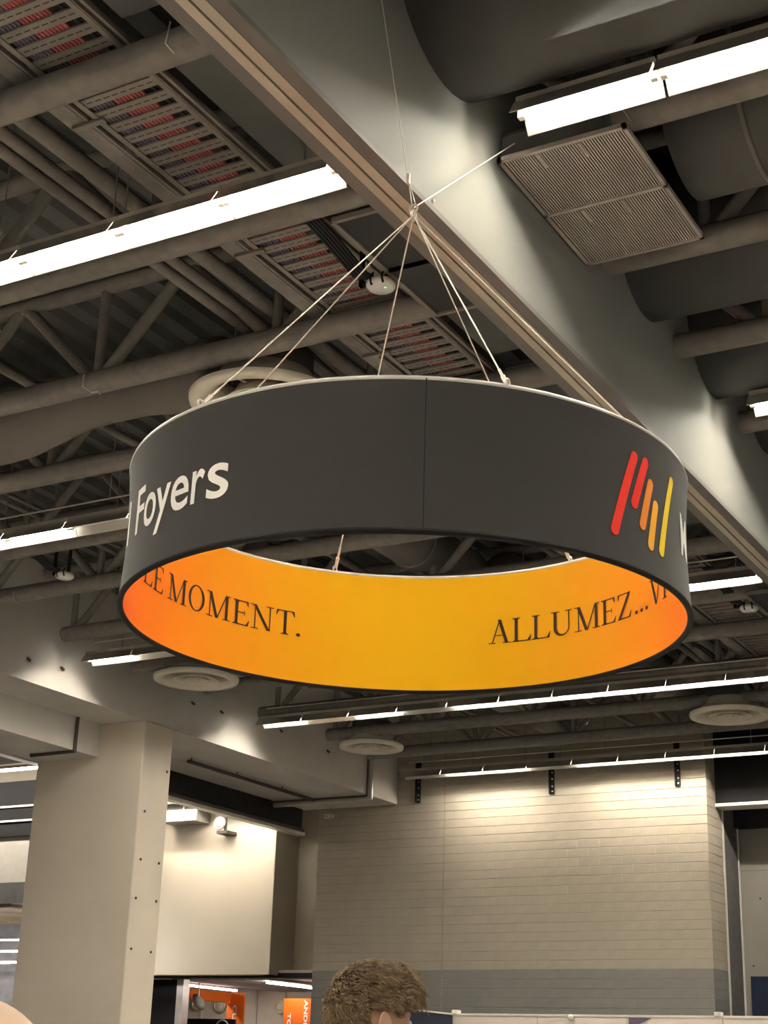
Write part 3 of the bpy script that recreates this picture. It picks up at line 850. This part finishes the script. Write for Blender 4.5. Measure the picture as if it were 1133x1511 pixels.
# outside: white word, coloured bars
for ch, a0, a1, z0, z1 in (('F', -126.2, -121.9, 0.245, 0.488), ('o', -121.6, -116.2, 0.241, 0.419), ('y', -116.2, -110.8, 0.168, 0.414), ('e', -110.5, -105.0, 0.241, 0.419), ('r', -104.1, -100.7, 0.246, 0.418), ('s', -100.0, -94.7, 0.241, 0.420)):
    bm = text_mesh(ch, 1.0, 0.010)
    fit(bm, a0, a1, z0, z1)
    wrap(bm, 'white_letter', 'letter_white', FO, True)
bm = text_mesh('l', 1.0, 0.014); fit(bm, -134.0, -132.4, 0.245, 0.49)
wrap(bm, 'white_letter', 'letter_white', FO, True)
bm = text_mesh('M', 1.0, 0.014); fit(bm, 6.4, 12.6, 0.243, 0.47)
wrap(bm, 'white_letter', 'letter_white', FO, True)
DEG = 1 / math.radians(1) / RO
def logo_bar(a0, z0, a1, z1, hw, m_, label):
    # capsule; flat coordinates in metres, then in degrees
    x0, x1 = a0 / DEG, a1 / DEG
    d_ = Vector((x1 - x0, z1 - z0)); L = d_.length; d_ /= L; n_ = Vector((-d_.y, d_.x))
    p0 = Vector((x0, z0)) + d_ * hw; p1 = Vector((x1, z1)) - d_ * hw
    pts = []
    for i in range(9):
        t_ = PI * i / 8
        pts.append(p1 + n_ * (-math.cos(t_) * hw) + d_ * (math.sin(t_) * hw))
    for i in range(9):
        t_ = PI * i / 8
        pts.append(p0 + n_ * (math.cos(t_) * hw) - d_ * (math.sin(t_) * hw))
    bm = bmesh.new()
    bm.faces.new([bm.verts.new((p.x * DEG, p.y, 0)) for p in pts])
    o = wrap(bm, 'logo_bar', m_, FO, True)
    o['label'] = label
logo_bar(-21.0, 0.135, -14.1, 0.605, 0.028, 'logo_red', 'long red bar of the logo')
logo_bar(-14.95, 0.312, -10.4, 0.604, 0.028, 'logo_red', 'short red bar of the logo')
logo_bar(-12.5, 0.220, -8.6, 0.507, 0.027, 'logo_orange', 'short orange bar of the logo')
logo_bar(-10.05, 0.132, -6.7, 0.411, 0.027, 'logo_amber', 'short amber bar of the logo')
logo_bar(-5.98, 0.132, 0.8, 0.602, 0.027, 'logo_yellow', 'long yellow bar of the logo')
# inside: dark serif words
serif_word([('A', 98.2, 92.4), ('L', 92.2, 87.0), ('L', 87.0, 81.8), ('U', 82.0, 75.6), ('M', 75.2, 67.3), ('E', 66.9, 61.9), ('Z', 61.6, 56.4), ('.', 55.1, 54.0), ('.', 53.0, 51.9), ('.', 50.9, 49.8)], 'serif_letter', FI)
serif_word([('V', 48.8, 43.0), ('I', 42.6, 40.2), ('V', 39.8, 34.0), ('E', 33.4, 28.6), ('Z', 28.2, 23.2)], 'serif_letter', FI)
serif_word([('L', -161.3, -166.4), ('E', -166.9, -171.7)], 'serif_letter', FI)
serif_word([('M', -173.6, -181.2), ('O', -181.7, -187.4), ('M', -187.9, -195.6), ('E', -196.3, -201.3), ('N', -201.6, -208.0), ('T', -208.4, -213.6), ('.', -214.0, -215.1)], 'serif_letter', FI)

# the six wires, their knot and the two lines up to the roof steel
HUB = Vector((-3.905, 6.98, 6.43))
bd = thing('cable_bridle', HUB, 'thin steel wire bridle holding the ring sign under the roof', 'cables')
for k in range(6):
    a = math.radians(-103.4 + 60 * k)
    e = RC_ + Vector(((RO - 0.014) * math.cos(a), (RO - 0.014) * math.sin(a), RH + 0.012))
    dd = (HUB - e).normalized()
    w_ = MB().tube(e + dd * 0.16, HUB, 0.0042, 6).build('wire', 'wire', bd)
    hk = MB().torus(e + Vector((0, 0, 0.012)), 0.020, 0.006, 'X', 16, 6).tube(e + dd * 0.025, e + dd * 0.09, 0.011, 8).tube(e + dd * 0.09, e + dd * 0.17, 0.007, 8).ball(e + dd * 0.09, 0.013, 8, 6)
    hk.build('hook', 'wire', w_)
MB().torus(HUB, 0.028, 0.007, 'X', 18, 6).torus(HUB + Vector((0, 0, 0.045)), 0.024, 0.007, 'Y', 18, 6).ball(HUB - Vector((0, 0, 0.03)), 0.016, 8, 6).build('knot_ring', 'wire', bd)
up1 = Vector((-3.93, 6.42, 8.05))
q1 = HUB + (up1 - HUB) * 0.13
MB().tube(HUB + Vector((0.012, 0, 0.06)), q1, 0.0035, 6).tube(HUB + Vector((-0.012, 0, 0.06)), q1, 0.0035, 6).tube(q1 - Vector((0, 0, 0.035)), q1 + Vector((0, 0, 0.03)), 0.012, 8).tube(q1, up1, 0.003, 6).build('hanging_line', 'wire', bd)
up2 = Vector((-3.62, 7.74, 7.23)) 
e2 = HUB + (Vector((-3.86, 8.30, 7.70)) - HUB)
MB().tube(HUB + Vector((0, 0, 0.05)), e2, 0.0045, 6).ball(HUB + (e2 - HUB) * 0.17, 0.014, 8, 6).build('hanging_line', 'wire', bd)
MB().tube(up1, (-3.93, 6.45, 8.86), 0.003, 6).build('hanging_line', 'wire', bd)

# ------------------------------------------------------------------ hall seen past the column
fr = struct(boxobj('wall_far', 'far_grey', -36, -22.6, 26.0, 26.4, 5.40, 6.40))
struct(boxobj('ceiling_far', 'far_tan', -44, -19.6, 4, 26.0, 8.6, 8.7))
fb = struct(boxobj('trim_8', 'far_dark', -36, -22.6, 25.9, 26.4, 6.40, 7.62))
boxobj('rail', 'white_paint', -36, -22.6, 25.84, 25.9, 7.03, 7.07, fb)
boxobj('rail', 'white_paint', -36, -22.6, 25.84, 25.9, 6.71, 6.75, fb)
struct(boxobj('trim_9', 'far_band', -36, -22.6, 25.9, 26.4, 4.96, 5.40))
struct(boxobj('trim_10', 'far_tan', -36, -24.2, 26.1, 29.5, 4.9, 4.96))
struct(boxobj('wall_far_lower', 'far_band', -36, -24.6, 29.4, 29.6, 0, 4.9))
for k in range(6):
    t = thing('strip_light', (-31 + 1.6 * k, 24.6, 7.55), 'lit fluorescent strip light in the hall past the column', 'light', 'strip lights past the column')
    xx = -31 + 1.6 * k
    MB().box(xx - 0.75, xx + 0.75, 24.55, 24.65, 7.60, 7.66).build('housing', 'housing', t)
    MB().tube((xx - 0.72, 24.6, 7.57), (xx + 0.72, 24.6, 7.57), 0.022, 8).build('lamp_tube', 'tube_on', t)
for (zl, yl) in ((4.30, 27.2), (4.12, 28.0), (3.92, 28.6)):
    t = thing('strip_light', (-27, yl, zl), 'thin lit lamp line under the low ceiling past the column', 'light', 'thin lamp lines past the column')
    MB().box(-34, -22.8, yl - 0.03, yl + 0.03, zl + 0.03, zl + 0.06).build('housing', 'housing', t)
    MB().box(-34, -22.8, yl - 0.02, yl + 0.02, zl, zl + 0.03).build('lamp_tube', 'led', t)
t = thing('round_plaque', (-24.6, 26.0, 3.2), 'round gold rimmed plaque with blue and orange face past the column', 'plaque')
MB().torus((-24.55, 26.0, 3.47), 0.24, 0.025, 'Y', 32, 8).build('rim', 'gold', t)
MB().lathe([(0, -0.01), (0.23, -0.01), (0.23, 0.03), (0, 0.03)], (-24.55, 26.0, 3.47), 32, 'Y').build('face', 'print_mauve', t)
MB().lathe([(0, -0.015), (0.12, -0.015), (0.12, 0.0), (0, 0.0)], (-24.55, 26.0, 3.40), 24, 'Y').build('disc', 'orange_print', t)
MB().tube((-24.55, 26.03, 0), (-24.55, 26.03, 3.23), 0.04, 10).build('post', 'galv', t)

# ------------------------------------------------------------------ the shop under the white wall
struct(boxobj('ceiling_shop', 'far_grey', -30, -17.2, 30.4, 37, 3.78, 3.86))
for k in range(5):
    boxobj('ceiling_board', 'far_grey', -23.6 + 0.55 * k, -23.1 + 0.55 * k, 31.3, 36.8, 3.72, 3.78, bpy.data.objects['ceiling_shop'])
struct(boxobj('wall_shop', 'shop_wall', -30, -17.2, 36.0, 36.3, 0, 3.78))
for k in range(7):
    boxobj('wall_batten', 'far_grey', -27.0 + 0.9 * k, -26.94 + 0.9 * k, 35.95, 36.0, 0, 3.78, bpy.data.objects['wall_shop'])
struct(boxobj('wall_shop_side', 'far_dark', -24.17, -23.34, 31.2, 31.4, 0, 3.72))
struct(boxobj('trim_11', 'galv', -23.33, -23.14, 31.15, 31.4, 0, 3.72))
struct(boxobj('trim_12', 'far_dark', -24.3, XL, 30.38, 30.5, 3.70, 3.80))
def led(x, y0, y1, label):
    t = thing('led_strip', (x, y0, 3.66), label, 'light', 'led strips in the shop')
    boxobj('profile', 'housing', x - 0.06, x + 0.06, y0, y1, 3.70, 3.74, t)
    boxobj('lamp_tube', 'led', x - 0.045, x + 0.045, y0, y1, 3.66, 3.70, t)
led(-24.15, 32.6, 34.8, 'bright white lamp strip over the orange shop fascia')
led(-21.1, 31.7, 34.0, 'bright white lamp strip over the second orange shop banner')
t = boxobj('shop_fascia', 'orange_print', -23.75, -23.60, 31.7, 33.8, 3.32, 3.57)
tag(t, 'orange shop fascia board under the lamp strip', 'sign board')
def banner(x0, x1, y, z1, label, words):
    t = thing('shop_banner', ((x0 + x1) / 2, y, 1.0), label, 'banner')
    boxobj('panel', 'orange_print', x0, x1, y - 0.02, y + 0.02, 1.0, z1, t)
    for (s_, xc, zt, size, up_) in words:
        bm = text_mesh(s_, size, 0.004)
        xs = [v.co.x for v in bm.verts]; x_min = min(xs)
        for v in bm.verts:
            v.co = (xc + v.co.y * 0.62, y - 0.025, zt - (v.co.x - x_min))
        for v in bm.verts: v.co -= Vector(((x0 + x1) / 2, y, 1.0))
        me = bpy.data.meshes.new('lettering'); bm.to_mesh(me); bm.free(); me.materials.append(MATS['letter_white'])
        o = bpy.data.objects.new('lettering', me); COL.objects.link(o); o.parent = t
banner(-23.72, -23.20, 33.85, 3.57, 'orange hanging shop banner with white letters CUI', [('CUI', -23.53, 3.27, 0.27, 0)])
banner(-21.45, -20.55, 33.0, 3.39, 'orange hanging shop banner with white letters ANDIS', [('TO', -21.33, 3.05, 0.23, 0), ('ANDIS', -20.86, 3.36, 0.23, 0)])
for (x, z, r, lab) in ((-26.15, 3.40, 0.16, 'beside the grey lamp dish'), (-25.40, 3.37, 0.17, 'left of the first orange banner'), (-23.45, 3.33, 0.15, 'between the two orange banners')):
    t = thing('wall_clock', (x, 35.9, z), 'round gold rimmed wall lamp ' + lab, 'wall lamp', 'round wall lamps in the shop')
    MB().torus((x, 35.88, z), r, 0.03, 'Y', 28, 8).build('rim', 'gold', t)
    MB().lathe([(0, -0.02), (r * 0.95, -0.02), (r * 0.95, 0.10), (0, 0.10)], (x, 35.9, z), 28, 'Y').build('face', 'white_wall', t)
t = thing('lamp_dish', (-23.3, 32.0, 3.0), 'grey tilted lamp dish beside the shop post', 'lamp')
dm = MB().lathe([(0.0, 0.10), (0.10, 0.08), (0.22, 0.0), (0.21, 0.0), (0.09, 0.06), (0, 0.08)], (0, 0, 0), 32)
rm = Matrix.Rotation(math.radians(62), 3, 'Y')
dm.v = [tuple(rm @ Vector(p) + Vector((-23.28, 32.0, 3.25))) for p in dm.v]
dm.build('dish', 'far_grey', t)
MB().tube((-23.30, 32.0, 3.25), (-23.30, 32.0, 3.78), 0.02, 8).build('stem', 'galv', t)
t = thing('shop_sign', (-23.3, 32.5, 0), 'dark free standing shop sign with a white ring emblem', 'sign board')
boxobj('panel', 'far_dark', -24.1, -22.5, 32.45, 32.52, 0, 2.88, t)
MB().torus((-22.85, 32.44, 2.66), 0.19, 0.018, 'Y', 40, 6).build('ring_emblem', 'letter_white', t)

# ------------------------------------------------------------------ booth walls at the lower edge
t = thing('booth_wall', (-7, 18, 0), 'white exhibition booth back wall in front of the block wall', 'booth wall')
xs = [-9.2, -8.05, -6.9, -5.75, -4.6, -3.45]
for a, b_ in zip(xs[:-1], xs[1:]):
    boxobj('wall_panel', 'panel_white', a + 0.004, b_ - 0.004, 18.0, 18.05, 0, 2.385, t)
boxobj('top_rail', 'white_paint', -9.2, -3.45, 17.985, 18.065, 2.385, 2.41, t)
MB().prism([(-6.88, 17.995, 2.375), (-6.60, 17.995, 2.375), (-6.88, 17.995, 2.25)], (0, -0.006, 0)).build('corner_print', 'print_mauve', t)
for xx in (-9.16, -5.80):
    boxobj('clip', 'white_paint', xx - 0.04, xx + 0.04, 17.97, 18.08, 2.40, 2.45, t, 0.008)
MB().ball((-7.60, 17.96, 2.375), 0.035, 10, 8).tube((-7.60, 17.96, 2.375), (-7.60, 18.0, 2.40), 0.012, 8).build('arm_lamp', 'white_paint', t)
t = thing('booth_side_wall', (-9.2, 17, 0), 'dark navy booth side wall beside the man', 'booth wall')
for k in range(3):
    boxobj('wall_panel', 'panel_navy', -9.25, -9.2, 15.0 + k, 15.995 + k, 0, 2.39, t)
boxobj('top_rail', 'white_paint', -9.26, -9.19, 15.0, 18.0, 2.39, 2.41, t)

# ------------------------------------------------------------------ people
def person(base, face, label, skin, shirt, k, hair):
    """k scales a figure whose skull top is at 1.84"""
    t = thing('person', base, label, 'person')
    t.rotation_euler = (0, 0, face)
    me = bpy.data.meshes.new('body')
    # x forward, y to the person's left
    V = [(0, 0, 0.98), (0, 0, 1.12), (0.0, 0, 1.30), (-0.01, 0, 1.46), (0.0, 0, 1.56), (0.012, 0, 1.64)]
    Rr = [(0.165, 0.115), (0.15, 0.10), (0.175, 0.115), (0.15, 0.09), (0.062, 0.06), (0.056, 0.056)]
    E = [(0, 1), (1, 2), (2, 3), (3, 4), (4, 5)]
    for s in (1, -1):
        i = len(V)
        V += [(0, s * 0.19, 1.475), (-0.02, s * 0.235, 1.20), (0.05, s * 0.245, 0.95), (0.075, s * 0.24, 0.88)]
        Rr += [(0.062, 0.062), (0.048, 0.048), (0.033, 0.028), (0.036, 0.02)]
        E += [(3, i), (i, i + 1), (i + 1, i + 2), (i + 2, i + 3)]
        h = i + 3
        for q, (fx, fy, ln) in enumerate(((0.02, 0.004, 0.085), (0.008, 0.004, 0.095), (-0.006, 0.002, 0.09), (-0.018, 0, 0.07))):
            j = len(V)
            V += [(0.08 + fx, s * (0.24 + fy), 0.845), (0.085 + fx * 1.2, s * (0.235 + fy), 0.845 - ln * 0.5), (0.078 + fx * 1.2, s * (0.222 + fy), 0.845 - ln)]
            Rr += [(0.0095, 0.0095), (0.009, 0.009), (0.007, 0.007)]
            E += [(h, j), (j, j + 1), (j + 1, j + 2)]
        j = len(V)
        V += [(0.11, s * 0.225, 0.87), (0.122, s * 0.212, 0.83)]
        Rr += [(0.011, 0.011), (0.008, 0.008)]
        E += [(h, j), (j, j + 1)]
        i = len(V)
        V += [(0, s * 0.095, 0.90), (0.01, s * 0.105, 0.50), (-0.02, s * 0.11, 0.10), (-0.03, s * 0.11, 0.045), (0.13, s * 0.125, 0.035)]
        Rr += [(0.098, 0.098), (0.062, 0.062), (0.042, 0.042), (0.045, 0.045), (0.04, 0.03)]
        E += [(0, i), (i, i + 1), (i + 1, i + 2), (i + 2, i + 3), (i + 3, i + 4)]
    me.from_pydata(V, E, [])
    ob = bpy.data.objects.new('tmp', me); COL.objects.link(ob)
    sk = ob.modifiers.new('skin', 'SKIN')
    for i, sv in enumerate(me.skin_vertices[0].data):
        sv.radius = Rr[i]; sv.use_root = (i == 0)
    sb = ob.modifiers.new('sub', 'SUBSURF'); sb.levels = 2; sb.render_levels = 2
    bpy.context.view_layer.update()
    m2 = bpy.data.meshes.new_from_object(ob.evaluated_get(bpy.context.evaluated_depsgraph_get()))
    bpy.data.objects.remove(ob)
    bm = bmesh.new(); bm.from_mesh(m2); bpy.data.meshes.remove(m2)
    # head: sculpted ellipsoid joined to the neck
    HC = Vector((0.02, 0, 1.725))
    hb_ = bmesh.ops.create_uvsphere(bm, u_segments=40, v_segments=28, radius=1.0)
    for v in hb_['verts']:
        p = v.co.copy()
        x, y, z = p.x * 0.098, p.y * 0.077, p.z * 0.118
        if z < 0:                                   # jaw
            q = -z / 0.118
            y *= 1 - 0.30 * q
            if x > 0: x *= 1 - 0.05 * q
            else: x *= 1 - 0.35 * q
        if x < 0 and z > -0.02: x *= 1.07            # back of the skull
        if p.x > 0.75:                               # face plane
            x = 0.086 + (x - 0.086) * 0.45
        d_ = (y / 0.012) ** 2
        if p.x > 0.3:
            x += 0.024 * math.exp(-d_) * math.exp(-((z + 0.022) / 0.018) ** 2)      # nose
            x += 0.010 * math.exp(-d_) * math.exp(-((z - 0.005) / 0.02) ** 2)
            x += 0.006 * math.exp(-(y / 0.025) ** 2) * math.exp(-((z + 0.058) / 0.008) ** 2)   # lips
            x += 0.008 * math.exp(-(y / 0.022) ** 2) * math.exp(-((z + 0.098) / 0.015) ** 2)   # chin
            for s in (-1, 1):
                x -= 0.010 * math.exp(-((y - s * 0.032) / 0.014) ** 2) * math.exp(-((z - 0.004) / 0.011) ** 2)
                x += 0.004 * math.exp(-((y - s * 0.032) / 0.02) ** 2) * math.exp(-((z - 0.026) / 0.008) ** 2)
        v.co = HC + Vector((x, y, z))
    # ears
    for s in (-1, 1):
        er = bmesh.ops.create_uvsphere(bm, u_segments=16, v_segments=12, radius=1.0)
        for v in er['verts']:
            p = v.co
            x, y, z = p.x * 0.020, p.y * 0.009, p.z * 0.034
            if z < 0: x *= 1 + 0.35 * z / 0.034
            rim = math.sqrt((x / 0.02) ** 2 + (z / 0.034) ** 2)
            y += 0.005 * max(0, rim - 0.6)
            v.co = HC + Vector((-0.008 + x - 0.15 * z * 0.3, s * (0.086 + y + 0.35 * max(0, 0.006 - x)), -0.006 + z))
    for v in bm.verts: v.co *= k
    for f in bm.faces: f.smooth = True
    bmat = [skin, shirt, 'trousers', 'shoe']
    for f in bm.faces:
        c = f.calc_center_median() / k
        if c.z > 1.555 or (abs(c.y) > 0.19 and c.z < 0.93): f.material_index = 0
        elif c.z > 0.96 or (abs(c.y) > 0.2 and c.z > 0.9): f.material_index = 1
        elif c.z > 0.075: f.material_index = 2
        else: f.material_index = 3
    me = bpy.data.meshes.new('body'); bm.to_mesh(me); bm.free()
    for q in bmat: me.materials.append(MATS[q])
    o = bpy.data.objects.new('body', me); COL.objects.link(o); o.parent = t
    HCk = HC * k
    for s in (-1, 1):
        e_ = MB().ball(HCk + Vector((0.083, s * 0.032, 0.003)) * k, 0.0115 * k, 12, 8)
        ob = e_.build('eye', 'eye_white', None); ob.parent = t
    if hair:
        rnd = random.Random(3)
        cap = MB(); n, kk = 40, 22
        vs = []; fs = []
        def surf(ph, th):
            p = Vector((math.sin(ph) * math.cos(th), math.sin(ph) * math.sin(th), math.cos(ph)))
            x, y, z = p.x * 0.112, p.y * 0.088, p.z * 0.124
            if x < 0: x *= 1.07
            th_ = 0.008 + 0.012 * max(0, p.z) + 0.010 * max(0, p.x) * max(0, p.z + 0.2)
            nn = Vector((p.x / 0.108, p.y / 0.084, p.z / 0.122)).normalized()
            return HC + Vector((x, y, z)) + nn * (th_ - 0.008), nn, p
        def limit(th):                                # hairline: low at the nape, high at the brow, cut round the ear
            c_ = math.cos(th)
            base = 1.95 if c_ < -0.25 else (1.36 if c_ < 0.45 else 1.08)
            if -0.25 <= c_ < 0.0: base = 1.95 + (1.36 - 1.95) * (c_ + 0.25) / 0.25
            if 0.25 <= c_ < 0.6: base = 1.50 + (1.08 - 1.50) * (c_ - 0.25) / 0.35
            if abs(abs(math.atan2(math.sin(th), math.cos(th))) - 1.68) < 0.30: base = min(base, 1.29)
            return base
        for j in range(kk + 1):
            for i in range(n):
                th = 2 * PI * i / n
                ph = limit(th) * j / kk
                p, nn, _ = surf(ph, th)
                p += nn * (rnd.uniform(-0.003, 0.003) + (-0.008 if j == kk else 0))
                vs.append(p * k)
        for j in range(kk):
            for i in range(n):
                fs.append((j * n + i, (j + 1) * n + i, (j + 1) * n + (i + 1) % n, j * n + (i + 1) % n))
        cap.add(vs, fs, True)
        ob = cap.build('hair', 'hair', None); ob.parent = t
        crown = Vector((-0.055, 0.0, 0))
        for (m_, cnt_) in (('hair', 5200), ('hair_tip', 3000)):
            tf = MB()
            for _ in range(cnt_):
                th = rnd.uniform(0, 2 * PI)
                ph = limit(th) * math.sqrt(rnd.uniform(0.0, 1.0)) * 0.99
                p, nn, u_ = surf(ph, th)
                flow = (p - HC) - crown * 1.0
                fl = Vector((flow.x, flow.y, 0))
                if fl.length < 1e-4: fl = Vector((1, 0, 0))
                fl.normalize()
                tng = fl - nn * fl.dot(nn) + Vector((0, 0, -0.5)) * max(0, 0.6 - u_.z)
                if u_.z > 0.35: tng += Vector((0.65, 0.15 * math.sin(th * 5), 0.0))
                if tng.length < 1e-4: tng = Vector((1, 0, 0))
                tng.normalize()
                tng += Vector((math.sin(9 * th + 5 * ph), math.cos(7 * th - 8 * ph), math.sin(6 * th + 11 * ph))) * 0.38
                tng += Vector((rnd.gauss(0, 0.26), rnd.gauss(0, 0.26), rnd.gauss(0, 0.2)))
                tng -= nn * tng.dot(nn)
                ln = 0.011 + 0.020 * max(0, u_.z) + (0.022 if u_.x > 0.35 and u_.z > 0.15 else 0)
                lift = 0.30 + 0.65 * max(0, u_.z) + 0.35 * max(0, u_.x) * max(0, u_.z)
                p0 = p - nn * 0.002
                p1 = p0 + (tng * 0.55 + nn * lift) * ln * 0.55
                p2 = p1 + (tng * 0.95 + nn * (lift * 0.15 - 0.1)) * ln * 0.6
                wv = tng.cross(nn); wv = wv.normalized() * 0.0019 if wv.length > 1e-5 else Vector((0.0019, 0, 0))
                tf.add([(p0 - wv) * k, (p0 + wv) * k, (p1 + wv * 0.9) * k, (p1 - wv * 0.9) * k, p2 * k, (p0 + nn * 0.0018) * k, (p1 + nn * 0.002) * k],
                       [(0, 1, 2, 3), (3, 2, 4), (1, 5, 6, 2), (5, 0, 3, 6), (2, 6, 4), (6, 3, 4)])
            ob = tf.build('hair_strands', m_, None); ob.parent = t; ob['kind'] = 'stuff'
    return t
person((-1.965, 3.375, 0.0), math.radians(57), 'person with short tousled brown hair in a navy top, turned toward the booths', 'skin', 'shirt_navy', 1.0, True)
person((-1.055, 1.125, 0.0), math.radians(200), 'bald person in a grey top before the column', 'skin_pale', 'shirt_grey', 0.902, False)
